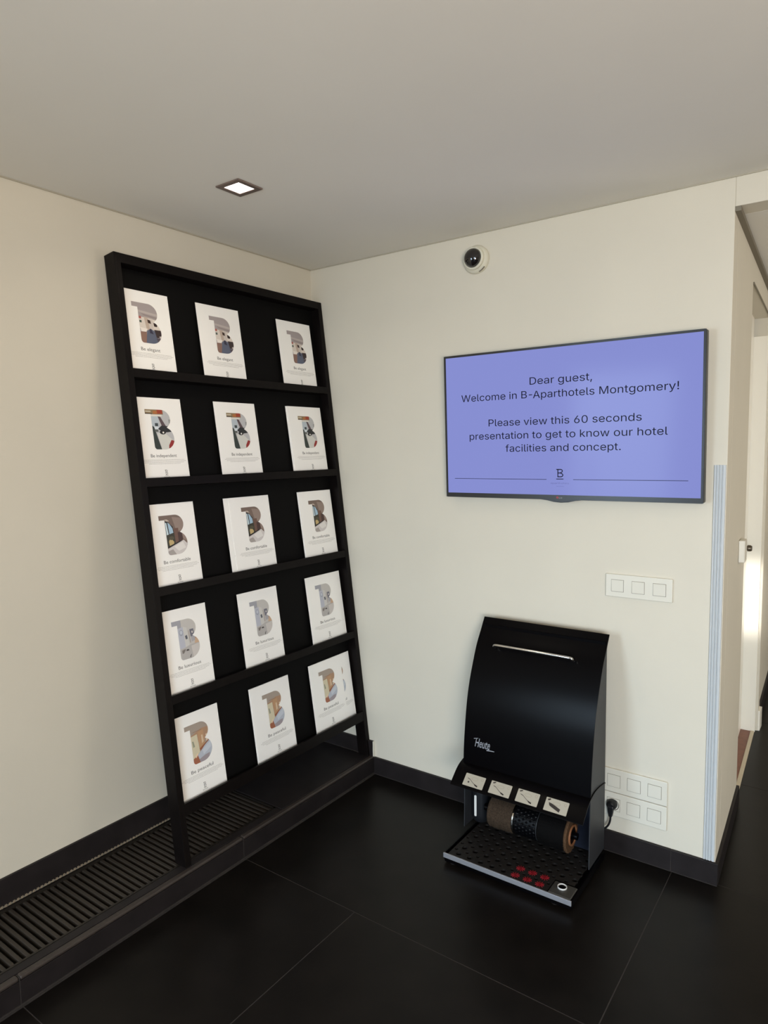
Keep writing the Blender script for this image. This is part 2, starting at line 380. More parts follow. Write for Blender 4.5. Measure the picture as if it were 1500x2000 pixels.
# --- brochure covers
def arc(cx, cy, rx, ry, a0, a1, n=12): return [(cx + rx * math.cos(R(a0 + (a1 - a0) * i / n)), cy + ry * math.sin(R(a0 + (a1 - a0) * i / n))) for i in range(n + 1)]
BOUT = [(0, 0)] + [(.3, 0)] + arc(.60, .235, .33, .235, -90, 62, 16) + arc(.61, .715, .39, .285, -62, 90, 16) + arc(.30, .92, .09, .08, 90, 180, 5) + [(.21, .115), (0, .115)]
def clip(sub, cl):
    s = sum(cl[i][0] * cl[(i + 1) % len(cl)][1] - cl[(i + 1) % len(cl)][0] * cl[i][1] for i in range(len(cl)))
    if s < 0: cl = cl[::-1]
    out = sub
    for i in range(len(cl)):
        a, b = cl[i], cl[(i + 1) % len(cl)]; ins = lambda p: (b[0] - a[0]) * (p[1] - a[1]) - (b[1] - a[1]) * (p[0] - a[0])
        new = []
        for j in range(len(out)):
            p, q = out[j - 1], out[j]; ip, iq = ins(p), ins(q)
            if (ip >= 0) != (iq >= 0):
                t = ip / (ip - iq); new.append((p[0] + t * (q[0] - p[0]), p[1] + t * (q[1] - p[1])))
            if iq >= 0: new.append(q)
        out = new
        if len(out) < 3: return []
    res = []
    for p in out:
        if not res or abs(p[0] - res[-1][0]) + abs(p[1] - res[-1][1]) > 1e-5: res.append(p)
    return res
def rc(a, b, c, d): return [(a, b), (c, b), (c, d), (a, d)]
def el(cx, cy, rx, ry, n=12): return [(cx + rx * math.cos(2 * math.pi * i / n), cy + ry * math.sin(2 * math.pi * i / n)) for i in range(n)]
ART = {
 'elegant': [((166, 156, 156), rc(-.1, -.1, 1.1, 1.1)), ((186, 176, 172), [(0, .17), (1, .24), (1, .30), (0, .22)]), ((150, 138, 136), [(.3, .26), (1, .33), (1, .37), (.4, .31)]),
   ((222, 212, 202), [(0, .34), (.45, .36), (1, .40), (1, .64), (0, .64)]), ((190, 172, 158), [(.40, .34), (.62, .36), (.66, .66), (.46, .66)]), ((172, 92, 84), rc(.2, .34, .30, .40)),
   ((206, 196, 188), [(.55, .36), (.72, .37), (.72, .66), (.58, .66)]), ((60, 40, 34), [(.52, .40), (.63, .415), (.645, .50), (.535, .485)]), ((46, 30, 28), [(.74, .46), (.92, .49), (.88, .53), (.90, .57), (.75, .55)]),
   ((74, 88, 80), rc(.22, .44, .30, .50)), ((240, 232, 224), [(.22, .62), (.5, .64), (.42, .72), (.24, .72)]), ((140, 108, 96), [(.2, .73), (.44, .72), (.40, 1.1), (.2, 1.1)]),
   ((92, 98, 118), [(.46, .70), (.60, .62), (.80, .70), (.92, 1.1), (.36, 1.1)]), ((50, 46, 66), [(.56, .64), (.62, .63), (.70, .76), (.56, .74)]), ((58, 44, 44), [(.74, .64), (1.0, .64), (1.0, .84), (.80, .84)]), ((200, 190, 186), [(.90, .80), (1, .78), (1, .84), (.94, .86)]), ((84, 74, 84), [(.78, .86), (1, .84), (1, .95), (.84, .95)])],
 'independent': [((190, 190, 192), rc(-.1, -.1, 1.1, 1.1)), ((140, 118, 84), rc(-.1, -.1, .68, .12)), ((160, 64, 44), rc(.45, .0, .66, .10)), ((176, 110, 60), rc(.3, .03, .46, .11)), ((196, 186, 166), rc(.02, .03, .22, .07)), ((36, 30, 26), [(.0, .09), (.26, .10), (.26, .115), (0, .108)]),
   ((226, 220, 210), rc(-.1, .125, .62, .17)), ((186, 196, 204), rc(.2, .17, .48, .50)), ((92, 76, 80), [(.46, .17), (.56, .18), (.80, .50), (.62, .50)]), ((60, 70, 74), rc(.32, .34, .44, .42)), ((214, 222, 228), rc(.28, .42, .44, .50)),
   ((150, 152, 150), rc(.86, .24, .93, .34)), ((40, 42, 44), [(.36, .52), (.56, .40), (.95, .42), (1.1, .62), (1.1, .80), (.62, .58), (.40, .60)]), ((52, 60, 56), [(.2, .40), (.28, .44), (.50, 1.1), (.2, 1.1)]), ((92, 96, 92), rc(.28, .50, .42, .56)),
   ((214, 214, 208), [(.36, .60), (.62, .56), (1.02, .82), (.86, 1.05), (.50, 1.1)]), ((26, 26, 28), el(.58, .57, .12, .055)), ((236, 232, 226), el(.60, .575, .035, .026, 8)), ((150, 48, 44), [(.88, .76), (1.05, .80), (1.0, .98), (.74, 1.02), (.76, .90)])],
 'comfortable': [((122, 104, 94), rc(-.1, -.1, 1.1, 1.1)), ((150, 132, 122), [(.5, .05), (.95, .10), (.95, .40), (.62, .42)]), ((196, 182, 168), [(.02, .10), (.3, .10), (.60, .28), (.55, .31), (.28, .15), (.05, .14)]), ((30, 30, 32), [(.2, .15), (.30, .155), (.50, .30), (.52, .55), (.2, .56)]),
   ((168, 196, 216), [(.31, .18), (.38, .22), (.48, .34), (.50, .52), (.34, .52)]), ((204, 222, 230), [(.22, .18), (.27, .19), (.31, .52), (.23, .52)]), ((58, 56, 44), [(.2, .50), (.56, .44), (.58, .76), (.2, .80)]), ((196, 172, 120), [(.28, .66), (.36, .56), (.48, .68), (.46, .76), (.30, .78)]), ((84, 78, 58), el(.40, .58, .10, .05)),
   ((112, 84, 72), [(.52, .34), (.70, .34), (.70, .80), (.54, .80)]), ((74, 52, 48), [(.66, .45), (.82, .45), (.84, .64), (.66, .72)]), ((150, 130, 120), [(.82, .44), (1.1, .5), (1.1, .72), (.86, .64)]), ((26, 24, 24), [(.2, .79), (.76, .66), (.78, .69), (.2, .83)]),
   ((214, 208, 206), [(.2, .84), (.86, .66), (1.1, .84), (1.1, 1.1), (.2, 1.1)]), ((170, 162, 158), [(.2, .90), (.40, .86), (.60, 1.1), (.2, 1.1)]), ((232, 228, 224), [(.46, .80), (.82, .70), (.92, .86), (.62, .92)]), ((52, 44, 40), [(.96, .66), (1.1, .6), (1.1, .86), (.90, .88), (.98, .78)])],
 'luxurious': [((196, 192, 188), rc(-.1, -.1, 1.1, 1.1)), ((162, 162, 170), [(-.1, -.1), (.38, -.1), (.36, .12), (.36, .2), (-.1, .2)]), ((186, 188, 200), [(.2, .2), (.42, .18), (.44, .70), (.2, .72)]), ((206, 204, 200), [(.42, .18), (.56, .22), (.60, .70), (.44, .72)]),
   ((160, 164, 178), el(.33, .32, .08, .08)), ((196, 200, 210), el(.33, .31, .05, .05)), ((86, 88, 100), [(.46, .42), (.54, .40), (.56, .50), (.48, .51)]), ((134, 118, 110), [(.61, .30), (.625, .30), (.66, .62), (.64, .62)]), ((112, 112, 124), [(.66, .28), (.82, .28), (.84, .46), (.68, .47)]), ((214, 206, 202), el(.76, .36, .03, .03, 8)),
   ((170, 168, 174), [(.68, .47), (.84, .46), (.86, .58), (.70, .60)]), ((202, 170, 142), [(.86, .50), (.98, .50), (1.0, .66), (.80, .68)]), ((172, 128, 98), [(.84, .52), (.96, .49), (.96, .515), (.86, .54)]), ((182, 178, 176), [(.2, .74), (.66, .66), (1.1, .66), (1.1, 1.1), (.2, 1.1)]), ((206, 200, 196), [(.66, .70), (1.1, .66), (1.1, .9), (.7, 1.0)]),
   ((66, 62, 60), [(.46, .76), (.50, .70), (.54, .76), (.66, .76), (.64, .80), (.44, .80)]), ((124, 116, 112), [(.28, .76), (.42, .74), (.42, .77), (.34, .84), (.28, .84)]), ((60, 52, 56), [(.56, .96), (.62, .90), (.63, .91), (.58, 1.0)])],
 'peaceful': [((168, 154, 142), rc(-.1, -.1, 1.1, 1.1)), ((176, 140, 112), [(.05, .14), (.66, .17), (.95, .10), (.95, .46), (.2, .5)]), ((188, 148, 112), [(.50, .24), (.72, .22), (.74, .60), (.50, .70)]), ((214, 190, 162), [(.62, .34), (.68, .34), (.70, .52), (.62, .56)]), ((152, 122, 98), [(.3, .20), (.66, .19), (.66, .205), (.3, .215)]),
   ((214, 204, 176), [(.2, .30), (.46, .28), (.50, .74), (.2, .90)]), ((150, 152, 132), [(.24, .42), (.29, .42), (.33, .56), (.26, .58)]), ((232, 210, 184), [(.80, .36), (.86, .36), (.86, .52), (.80, .54)]), ((150, 92, 66), [(.50, .66), (1.0, .48), (1.0, .54), (.54, .72)]), ((124, 62, 56), [(.84, .45), (1.0, .40), (1.0, .50), (.88, .52)]),
   ((184, 190, 202), [(.40, .80), (.72, .62), (1.1, .46), (1.1, 1.1), (.44, 1.1)]), ((200, 206, 216), [(.60, .72), (.98, .56), (.96, .72), (.64, .84)]), ((160, 150, 156), [(.36, .88), (.70, .86), (.90, .82), (.8, 1.05), (.44, 1.1)]), ((164, 102, 76), [(.2, .86), (.40, .80), (.44, .92), (.50, 1.1), (.2, 1.1)]), ((236, 208, 176), [(.30, .80), (.40, .74), (.42, .78), (.32, .86)])],
}
PW, PH = .210, .297
def make_cover(word):
    pg = boxes('brochure', [((0, 0, 0), (PW, PH, .0016))], PAPER, bevel=.0002)
    X = lambda x: PW * (.27 + .51 * x); Y = lambda y: PH * (1 - (.14 + .47 * y))
    bm = bmesh.new(); ms = []
    for i, (c, pl) in enumerate(ART[word]):
        q = clip(BOUT, pl)
        if len(q) < 3: continue
        nm = 'print_%d_%d_%d' % c; m = mat(nm, c, .4)
        if m not in ms: ms.append(m)
        flat_poly(bm, [(X(p[0]), Y(p[1])) for p in q][::-1], lambda p, i=i: (p[0], p[1], .0019 + .00003 * i), ms.index(m))
    finish_flat('cover_picture', bm, ms, pg)
    Z = .0019
    F = lambda p: (p[0], p[1], Z)
    bm = bmesh.new(); wid = {'elegant': .40, 'independent': .55, 'comfortable': .58, 'luxurious': .50, 'peaceful': .50}[word]
    add_text(bm, F, 'Be ' + word, .0165, width=wid * PW * .92, cx=PW * .53, base=PH * .297)
    finish_flat('title', bm, INK, pg)
    bm = bmesh.new(); rnd = random.Random(len(word))
    for k, wf in enumerate((.80, .86, .78, .62)):
        x = PW * (.53 - wf / 2); xe = PW * (.53 + wf / 2); yy = PH * (.264 - .0155 * k)
        while x < xe:
            l = rnd.uniform(.003, .009); flat_poly(bm, rc(x, yy, min(x + l, xe), yy + .0011), F); x += l + .0012
    finish_flat('small_print', bm, PALEINK, pg)
    bm = bmesh.new(); cx = PW * .535; y0 = PH * .092; hgt = PH * .055; st = .0016; w = .0105
    logo_b(bm, F, cx - w / 2, y0, w, hgt, st)
    flat_poly(bm, rc(cx - w * .55, y0 - .0035, cx + w * .55, y0 - .002), F)
    add_text(bm, F, 'aparthotels', .0052, cx=cx, base=PH * .058)
    finish_flat('logo', bm, INK, pg)
    return pg
def logo_b(bm, F, x, y, w, h, s):
    """outlined slab letter B: stem, foot serif spur, two bowls"""
    def R_(a, b, c, d): flat_poly(bm, [(x + a, y + b), (x + c, y + b), (x + c, y + d), (x + a, y + d)], F)
    R_(w * .16, 0, w * .16 + s, h); R_(0, h - s, w * .62, h); R_(w * .16, h * .52 - s / 2, w * .66, h * .52 + s / 2); R_(w * .16, 0, w * .66, s)
    for cy, ry, cx_, rx in ((h * .76, h * .24, w * .60, w * .33), (h * .26, h * .26, w * .62, w * .38)):
        N = 8
        for i in range(N):
            a0, a1 = R(-90 + 180 * i / N), R(-90 + 180 * (i + 1) / N)
            o = lambda a, k: (x + cx_ + (rx - k) * math.cos(a), y + cy + (ry - k) * math.sin(a))
            flat_poly(bm, [o(a0, 0), o(a1, 0), o(a1, s), o(a0, s)], F)
WORDS = ['peaceful', 'luxurious', 'comfortable', 'independent', 'elegant']      # bottom row to top row
ROWN = ['bottom shelf', 'fourth shelf down', 'middle shelf', 'second shelf down', 'top shelf']
# u position of the front brochure, list of extra copies behind it (du, dn)
COLS = [[.0235, .0215, .0200, .0150, .0118], [.394, .384, .397, .377, .346], [.727, .766, .784, .778, .768]]
BACK = {(0, 2): [(.062, -.0024)], (1, 2): [(.020, -.0024)], (2, 1): [(-.024, -.0024)], (3, 2): [(-.004, -.0022), (-.007, -.0044)], (0, 1): [(-.004, -.0022)], (2, 2): [(-.004, -.0022)]}
PIC = {'peaceful': 'orange-brown bedroom', 'luxurious': 'pale grey room', 'comfortable': 'arched window room', 'independent': 'kitchen with red corner', 'elegant': 'grey lounge'}
CN = ['left', 'middle', 'right']
for r in range(5):
    proto = make_cover(WORDS[r]); first = True
    for c in range(3):
        items = [(0, 0)] + BACK.get((r, c), [])
        for k, (du, dn) in enumerate(items):
            o = proto if first else dup(proto)
            first = False
            nb = -.0185 - .0005 * 0 + dn - .010
            o.matrix_world = RM @ Matrix.Translation((COLS[c][r] + du, LIPT[r] - .0158, nb)) @ Matrix.Rotation(R(-1.6), 4, 'X')
            if k == 0: lab = '%s white Be %s brochure with %s picture on the %s' % (CN[c], WORDS[r], PIC[WORDS[r]], ROWN[r])
            elif k == 1: lab = 'white brochure behind the %s Be %s brochure on the %s' % (CN[c], WORDS[r], ROWN[r])
            else: lab = 'rearmost white brochure of the %s Be %s stack on the %s' % (CN[c], WORDS[r], ROWN[r])
            tag(o, lab, 'brochure', 'brochures standing on the black rack')

# ================================================================== TELEVISION
tv = tag(empty('television'), 'wide flat television with lilac welcome screen mounted on the back wall', 'television')
yaw, tl, ro = .0061, .0246, .0029
U = Vector((math.cos(yaw), math.sin(yaw), 0)); V = Vector((0, 0, 1)); n0 = U.cross(V)
V2 = V * math.cos(tl) + n0 * math.sin(tl); U3 = U * math.cos(ro) + V2 * math.sin(ro); V3 = -U * math.sin(ro) + V2 * math.cos(ro); N3 = U3.cross(V3)
tv.matrix_world = Matrix(((U3.x, V3.x, N3.x, .7409), (U3.y, V3.y, N3.y, -.0532), (U3.z, V3.z, N3.z, 1.2833), (0, 0, 0, 1)))
TW, TH = .945, .549
BEZ = mat('dark_glossy_bezel', (34, 33, 33), .3, spec=.5)
def rrect(x0, y0, x1, y1, r, n=4):
    return arc(x1 - r, y0 + r, r, r, -90, 0, n) + arc(x1 - r, y1 - r, r, r, 0, 90, n) + arc(x0 + r, y1 - r, r, r, 90, 180, n) + arc(x0 + r, y0 + r, r, r, 180, 270, n)
ID = lambda p, d: (p[0], p[1], d)
# outline with the shallow bulge in the middle of the lower edge
out = rrect(0, 0, TW, TH, .006)
bulge = [(.395, 0), (.42, -.003), (.445, -.0085), (.472, -.0105), (.499, -.0085), (.524, -.003), (.549, 0)]
prism('casing', out[-5:] and (rrect(0, 0, TW, TH, .006)[15:] + bulge + rrect(0, 0, TW, TH, .006)[:15]), ID, (-.032, -.004), mat('black_tv_casing', (14, 14, 15), .4), tv)
SX0, SY0, SX1, SY1 = .0085, .0175, .9365, .5405
bm = bmesh.new()
for a, b in (((.001, SY1, -.004), (TW - .001, TH - .001, .0)), ((.001, .001, -.004), (TW - .001, SY0, .0)), ((.001, SY0, -.004), (SX0, SY1, .0)), ((SX1, SY0, -.004), (TW - .001, SY1, 0))): add_box(bm, a, b)
add_prism(bm, [(p[0], p[1] * .85 + .0012) for p in bulge], ID, (-.004, 0))
finish('bezel', bm, BEZ, tv)
SCR = mat('lit_lcd_screen', (12, 12, 18), .12, spec=.07, emit=(139, 147, 216), estr=.92)
scr = box('screen', (SX0, SY0, -.0035), (SX1, SY1, -.0022), SCR, tv)
TXT = mat('dark_screen_text', (6, 6, 14), .3, spec=.05, emit=(16, 16, 50), estr=.2); TXT2 = mat('pale_screen_text', (12, 12, 30), .2, spec=.3, emit=(98, 100, 168), estr=.8)
FT = lambda p: (p[0], p[1], -.0018)
UB, UA = .3455, .3690
bm = bmesh.new(); flat_poly(bm, rc(.3530, .3785, .3660, .3815), FT)
finish_flat('message_dash', bm, TXT, scr)
for body, l, r_, b in (('Dear guest,', .3566, .5849, .4165), ('Welcome in B', .0751, UB, .3692), ('Aparthotels Montgomery!', UA, .866, .3672), ('Please view this 60 seconds', .1898, .7512, .272), ('presentation to get to know our hotel', .108, .8337, .2232), ('facilities and concept.', .2583, .6833, .1752)):
    bm = bmesh.new(); add_text(bm, FT, body, .0475, width=r_ - l, left=l, base=b, sans=True, cap=.0372, bold=.0005)
    ln = finish_flat('message_line', bm, TXT, scr); ln['kind'] = 'stuff'
for a, b in ((.0389, .4189), (.5179, .8982)):
    bm = bmesh.new(); flat_poly(bm, rc(a, .0724, b, .0741), FT); finish_flat('rule_line', bm, TXT, scr)
bm = bmesh.new(); flat_poly(bm, rc(.4555, .0737, .4825, .0763), FT); logo_b(bm, FT, .456, .0815, .026, .0295, .0033)
finish_flat('screen_logo', bm, TXT, scr)
bm = bmesh.new(); add_text(bm, FT, 'aparthotels', .0115, sans=True, width=.0686, left=.4343, base=.0572); add_text(bm, FT, 'brussels', .0055, sans=True, width=.026, left=.4574, base=.0478)
finish_flat('fine_message', bm, TXT2, scr)
FB = lambda p: (p[0], p[1], .0005)
bm = bmesh.new(); flat_poly(bm, el(.4605, .0085, .0042, .0042, 16), FB); finish_flat('logo_disc', bm, mat('dark_red_print', (150, 30, 44), .4), tv)
bm = bmesh.new(); add_text(bm, FB, 'LG', .0085, sans=True, width=.0115, left=.4665, base=.0052, bold=.0002); finish_flat('logo_text', bm, mat('light_grey_print', (170, 168, 164), .4), tv)
box('wall_mount', (.33, .2, -.046), (.61, .36, -.032), BLACKM, tv)

# ================================================================== SWITCH AND SOCKET PLATES
def plate(name, x0, z0, w, h, dx, ins, label, cat, kinds, group=None):
    root = tag(empty(name, (x0 + w / 2, -.0003, z0 + h / 2)), label, cat, group)
    w2, h2 = w / 2, h / 2
    f = box('cover_frame', (-w2, -.009, -h2), (w2, 0, h2), PLASTW, root, bevel=.0028, seg=3)
    for i, k in enumerate(kinds):
        cx = (i - 1) * dx
        box('gap', (cx - ins / 2 - .0011, -.0094, -ins / 2 - .0011), (cx + ins / 2 + .0011, -.008, ins / 2 + .0011), SHADOWG, root)
        if k == 'rocker':
            o = prism('rocker', [(-.0095, -ins / 2), (-.0112, ins / 2), (-.009, ins / 2), (-.009, -ins / 2)], lambda p, d: (d, p[0], p[1]), (cx - ins / 2, cx + ins / 2), PLASTW, root, bevel=.0006)
        elif k == 'blank':
            box('blank_insert', (cx - ins / 2, -.0105, -ins / 2), (cx + ins / 2, -.009, ins / 2), PLASTW, root, bevel=.0006)
        else:
            so = box('socket_insert', (cx - ins / 2, -.0105, -ins / 2), (cx + ins / 2, -.009, ins / 2), PLASTW, root, bevel=.0006)
            lathe('socket_rim', [(.0205, -.0112), (.0205, -.010), (.0185, -.010), (.0185, -.0112), (.0205, -.0112)], PLASTW, so, axis='Y', c=(cx, 0, 0), n=28)
    return root
plate('light_switch', 1.3655, .9446, .225, .081, .0705, .041, 'white three-gang light switch plate on the back wall above the socket plates', 'light switch', ['rocker'] * 3)
plate('socket_plate', 1.364, .2265, .225, .087, .0705, .0445, 'upper white three-gang blank wall plate with nothing plugged in, beside shoe polisher', 'wall plate', ['blank'] * 3, 'white wall plates near the floor')
plate('socket_plate', 1.364, .1375, .225, .087, .0705, .0445, 'lower white three-gang wall plate with a black plug in it', 'wall plate', ['socket', 'blank', 'blank'], 'white wall plates near the floor')

# ================================================================== DOME CAMERA
dc = tag(empty('dome_camera', (.853, -.0003, 2.194)), 'small white security camera with black dome high on the back wall', 'camera')
DM = mat('cream_camera_plastic', (216, 211, 192), .4)
lathe('base_ring', [(.0001, 0), (.052, 0), (.053, -.012), (.050, -.018), (.044, -.024), (.0001, -.024)], DM, dc, axis='Y')
lathe('collar', [(.043, -.024), (.0425, -.034), (.039, -.038), (.036, -.038), (.036, -.030), (.0001, -.029)], DM, dc, axis='Y')
lathe('dome', [(.0358, -.034), (.0355, -.039), (.032, -.048), (.024, -.056), (.012, -.061), (.0001, -.0625)], mat('smoked_dome', (26, 22, 20), .08, spec=.6, coat=.5), dc, axis='Y')
bm = bmesh.new(); add_prism(bm, arc(0, 0, .0537, .0537, -70, -40, 5) + arc(0, 0, .0515, .0515, -40, -70, 5), lambda p, d: (p[0], d, p[1]), (-.021, -.016)); finish('clip_tab', bm, SHADOWG, dc)

# ================================================================== DOWNLIGHTS
FRM = mat('brown_grey_lamp_frame', (128, 112, 104), .35, metal=.5)
def downlight(x, y, label, power, first=None):
    root = tag(empty('ceiling_downlight', (x, y, H)), label, 'ceiling light', 'square recessed ceiling downlights')
    a, b = .051, .0335
    bm = bmesh.new()
    for p, q in (((-a, -a), (a, -b)), ((-a, b), (a, a)), ((-a, -b), (-b, b)), ((b, -b), (a, b))): add_box(bm, (p[0], p[1], -.0045), (q[0], q[1], -.0002))
    finish('frame', bm, FRM, root, bevel=.0008)
    box('diffuser', (-b, -b, -.0025), (b, b, -.0003), mat('lit_diffuser', (250, 245, 240), .4, emit=(255, 246, 240), estr=4.0), root)
    if power:
        d = bpy.data.lights.new('downlight_lamp', 'AREA'); d.size = .06; d.energy = power; d.color = (1, .87, .68); d.spread = R(150)
        o = bpy.data.objects.new('downlight_lamp', d); COL.objects.link(o); o.location = (0, 0, -.006); o.parent = root
downlight(.4845, -.870, 'lit square recessed downlight in the ceiling above the black brochure rack', 1.2)
downlight(.80, -3.9, 'lit square recessed downlight in the ceiling behind the camera, left side', 3)
downlight(2.6, -3.9, 'lit square recessed downlight in the ceiling behind the camera, right side', 3)
# unseen spot added to stand in for the bright gleam on the door jamb
d = bpy.data.lights.new('jamb_gleam_spot', 'SPOT'); d.energy = 360; d.spot_size = R(9); d.spot_blend = .8; d.color = (1, .96, .9); d.shadow_soft_size = .04
o = bpy.data.objects.new('jamb_gleam_spot', d); COL.objects.link(o); o.location = (2.3, -1.2, 1.5)
o.rotation_euler = (Vector((1.655, 1.44, .70)) - Vector(o.location)).to_track_quat('-Z', 'Y').to_euler()

# ================================================================== SHOE POLISHER
MX0, MX1, MYB = .918, 1.398, -.085
sp = tag(empty('shoe_polisher', (1.158, -.25, 0)), 'black metal shoe polishing machine with brushes standing on the floor by back wall', 'shoe polisher')
def P(o): return par(o, sp)
prof = [(-.066, .822), (-.098, .775), (-.130, .73), (-.162, .665), (-.189, .60), (-.207, .54), (-.219, .48), (-.228, .42), (-.235, .36), (-.238, .30)]
def smooth_prof(pr, n=3):
    out = []
    for i in range(len(pr) - 1):
        p0, p1, p2, p3 = pr[max(i - 1, 0)], pr[i], pr[i + 1], pr[min(i + 2, len(pr) - 1)]
        for k in range(n):
            t = k / n
            out.append(tuple(.5 * (2 * p1[j] + (-p0[j] + p2[j]) * t + (2 * p0[j] - 5 * p1[j] + 4 * p2[j] - p3[j]) * t * t + (-p0[j] + 3 * p1[j] - 3 * p2[j] + p3[j]) * t ** 3) for j in (0, 1)))
    return out + [pr[-1]]
sp_prof = smooth_prof(prof)
def sheet(name, pf, x0, x1, th, m):
    inner = []
    for i, p in enumerate(pf):
        a = pf[max(i - 1, 0)]; b = pf[min(i + 1, len(pf) - 1)]; d = Vector((b[0] - a[0], b[1] - a[1])).normalized(); inner.append((p[0] - d.y * th * -1, p[1] + d.x * th * -1))
    bm = bmesh.new(); n = len(pf)
    A = [[bm.verts.new((x, q[0], q[1])) for q in pf] for x in (x0, x1)]; B = [[bm.verts.new((x, q[0], q[1])) for q in inner] for x in (x0, x1)]
    for i in range(n - 1):
        bm.faces.new((A[0][i], A[1][i], A[1][i + 1], A[0][i + 1])); bm.faces.new((B[0][i], B[0][i + 1], B[1][i + 1], B[1][i]))
        for k in (0, 1): bm.faces.new((A[k][i], A[k][i + 1], B[k][i + 1], B[k][i]))
    for i in (0, n - 1): bm.faces.new((A[0][i], A[1][i], B[1][i], B[0][i]))
    o = finish(name, bm, m, smooth=True); split(o, 40); return o
P(sheet('front_panel', sp_prof, MX0 - .002, MX1 + .002, -.003, BLACKM))
side = [(p[0] + .004, p[1] - .002) for p in sp_prof] + [(-.240, .05), (MYB, .05), (MYB, .775)]
for x in (MX0, MX1 - .003):
    P(prism('side_panel', side, YZ, (x, x + .003), GREYM))
P(box('back_panel', (MX0 + .0035, MYB - .0035, .04), (MX1 - .0035, MYB, .80), BLACKM))
P(box('inner_panel', (MX0 + .004, -.118, .042), (MX1 - .004, -.115, .295), mat('bluish_black_panel', (24, 28, 40), .35)))
# hood over the brushes
hood = smooth_prof([(-.09, .296), (-.15, .3065), (-.20, .309), (-.238, .302), (-.262, .2925), (-.282, .279), (-.313, .2525), (-.319, .2455)])
P(sheet('hood', hood, MX0 - .013, MX1 + .004, -.003, BLACKM))
# instruction labels on the hood slope
p0, p1 = Vector((-.2765, .2835)), Vector((-.3125, .2530)); dd = (p1 - p0).normalized(); nn = Vector((dd.y, -dd.x))
if nn.y < 0: nn = -nn
LBL = mat('cream_instruction_label', (170, 162, 146), .5); INKD = mat('dark_print', (42, 34, 30), .6); INKL = mat('light_brown_print', (150, 138, 118), .6)
for k in range(4):
    x0 = .952 + .1035 * k; w = .080; hL = .046
    f = lambda p, d=0., x0=x0: (x0 + p[0], p0.x + dd.x * p[1] + nn.x * (.0022 + d), p0.y + dd.y * p[1] + nn.y * (.0022 + d))
    lab = P(prism('instruction_label', rrect(0, 0, w, hL, .002, 2), lambda p, d, f=f: f(p, d), (0, .0008), LBL))
    bm = bmesh.new(); g = lambda p, f=f: f(p, .0011)
    if k < 3:
        pts = [(.012, .016), (.022, .019), (.034, .027), (.046, .034), (.056, .038)]
        for a, b in zip(pts, pts[1:]): flat_poly(bm, [a, (a[0] + .001, a[1] + .0022), (b[0] + .001, b[1] + .0024), b], g)
        flat_poly(bm, [(.043, .032), (.059, .037), (.058, .042), (.047, .038)], g); 
        if k == 0: flat_poly(bm, el(.020, .031, .0035, .0035, 8), g)
        else: flat_poly(bm, [(.006, .006), (.016, .002), (.018, .005), (.009, .010)], g)
    else:
        flat_poly(bm, [(.012, .016), (.024, .018), (.036, .022), (.056, .030), (.054, .041), (.040, .036), (.024, .030), (.016, .026)], g); flat_poly(bm, [(.005, .006), (.015, .002), (.017, .006), (.009, .011)], g)
    o = finish_flat('pictogram', bm, INKD); o.parent = lab
    bm = bmesh.new()
    for (cx, cy, rx, ry) in ((.069, .011, .0048, .0048), (.040, .015, .013, .006)):
        N = 14
        for i in range(N):
            a0, a1 = 2 * math.pi * i / N, 2 * math.pi * (i + 1) / N
            flat_poly(bm, [(cx + rx * math.cos(a0), cy + ry * math.sin(a0)), (cx + rx * math.cos(a1), cy + ry * math.sin(a1)), (cx + (rx - .0009) * math.cos(a1), cy + (ry - .0009) * math.sin(a1)), (cx + (rx - .0009) * math.cos(a0), cy + (ry - .0009) * math.sin(a0))], g)
    o = finish_flat('pale_pictogram', bm, INKL); o.parent = lab
# chrome handle on the front
hy = -.135
tp = [(.998, -.118, .733), (.998, -.150, .731), (.999, -.155, .742), (1.010, -.157, .744), (1.05, -.157, .744), (1.15, -.157, .744), (1.25, -.157, .744), (1.291, -.157, .744), (1.302, -.155, .742), (1.303, -.150, .731), (1.303, -.118, .733)]
P(tube('handle', tp, .0055, CHROME))
# script logo on the front panel
def front_y(z):
    for a, b in zip(sp_prof, sp_prof[1:]):
        if b[1] <= z <= a[1]: return a[0] + (b[0] - a[0]) * (a[1] - z) / (a[1] - b[1])
    return -.238
bm = bmesh.new(); FL = lambda p: (p[0], front_y(p[1]) - .0012, p[1])
add_text(bm, FL, 'Heute', .046, width=.062, left=.962, base=.373, shear=.3, bold=.0004); flat_poly(bm, [(1.010, .367), (1.042, .370), (1.042, .3725), (1.012, .3715)], FL); flat_poly(bm, [(.957, .399), (.975, .404), (.975, .406), (.957, .402)], FL)
P(finish_flat('logo', bm, ALU))
# base with mat
BZ = .036; bx0, bx1, by0, by1 = .930, 1.400, -.412, -.086
P(box('base_plate', (bx0 + .002, by0 + .0035, .004), (bx1 - .004, by1, BZ - .008), BLACKM, bevel=.002))
P(box('front_strip', (bx0, by0 - .002, .021), (bx1, by0 + .003, BZ + .002), ALU, bevel=.0008))
for x in (bx0 + .03, bx1 - .06):
    for y in (by0 + .02, by1 - .05): P(lathe('foot', [(.0001, 0), (.014, 0), (.014, .010), (.0001, .010)], RUBBER, c=(x, y, 0), n=16))
for a_, b_ in ((bx0, bx0 + .004), (bx1 - .004, bx1)): P(box('side_rim', (a_, by0 + .003, .012), (b_, by1, BZ + .001), BLACKM))
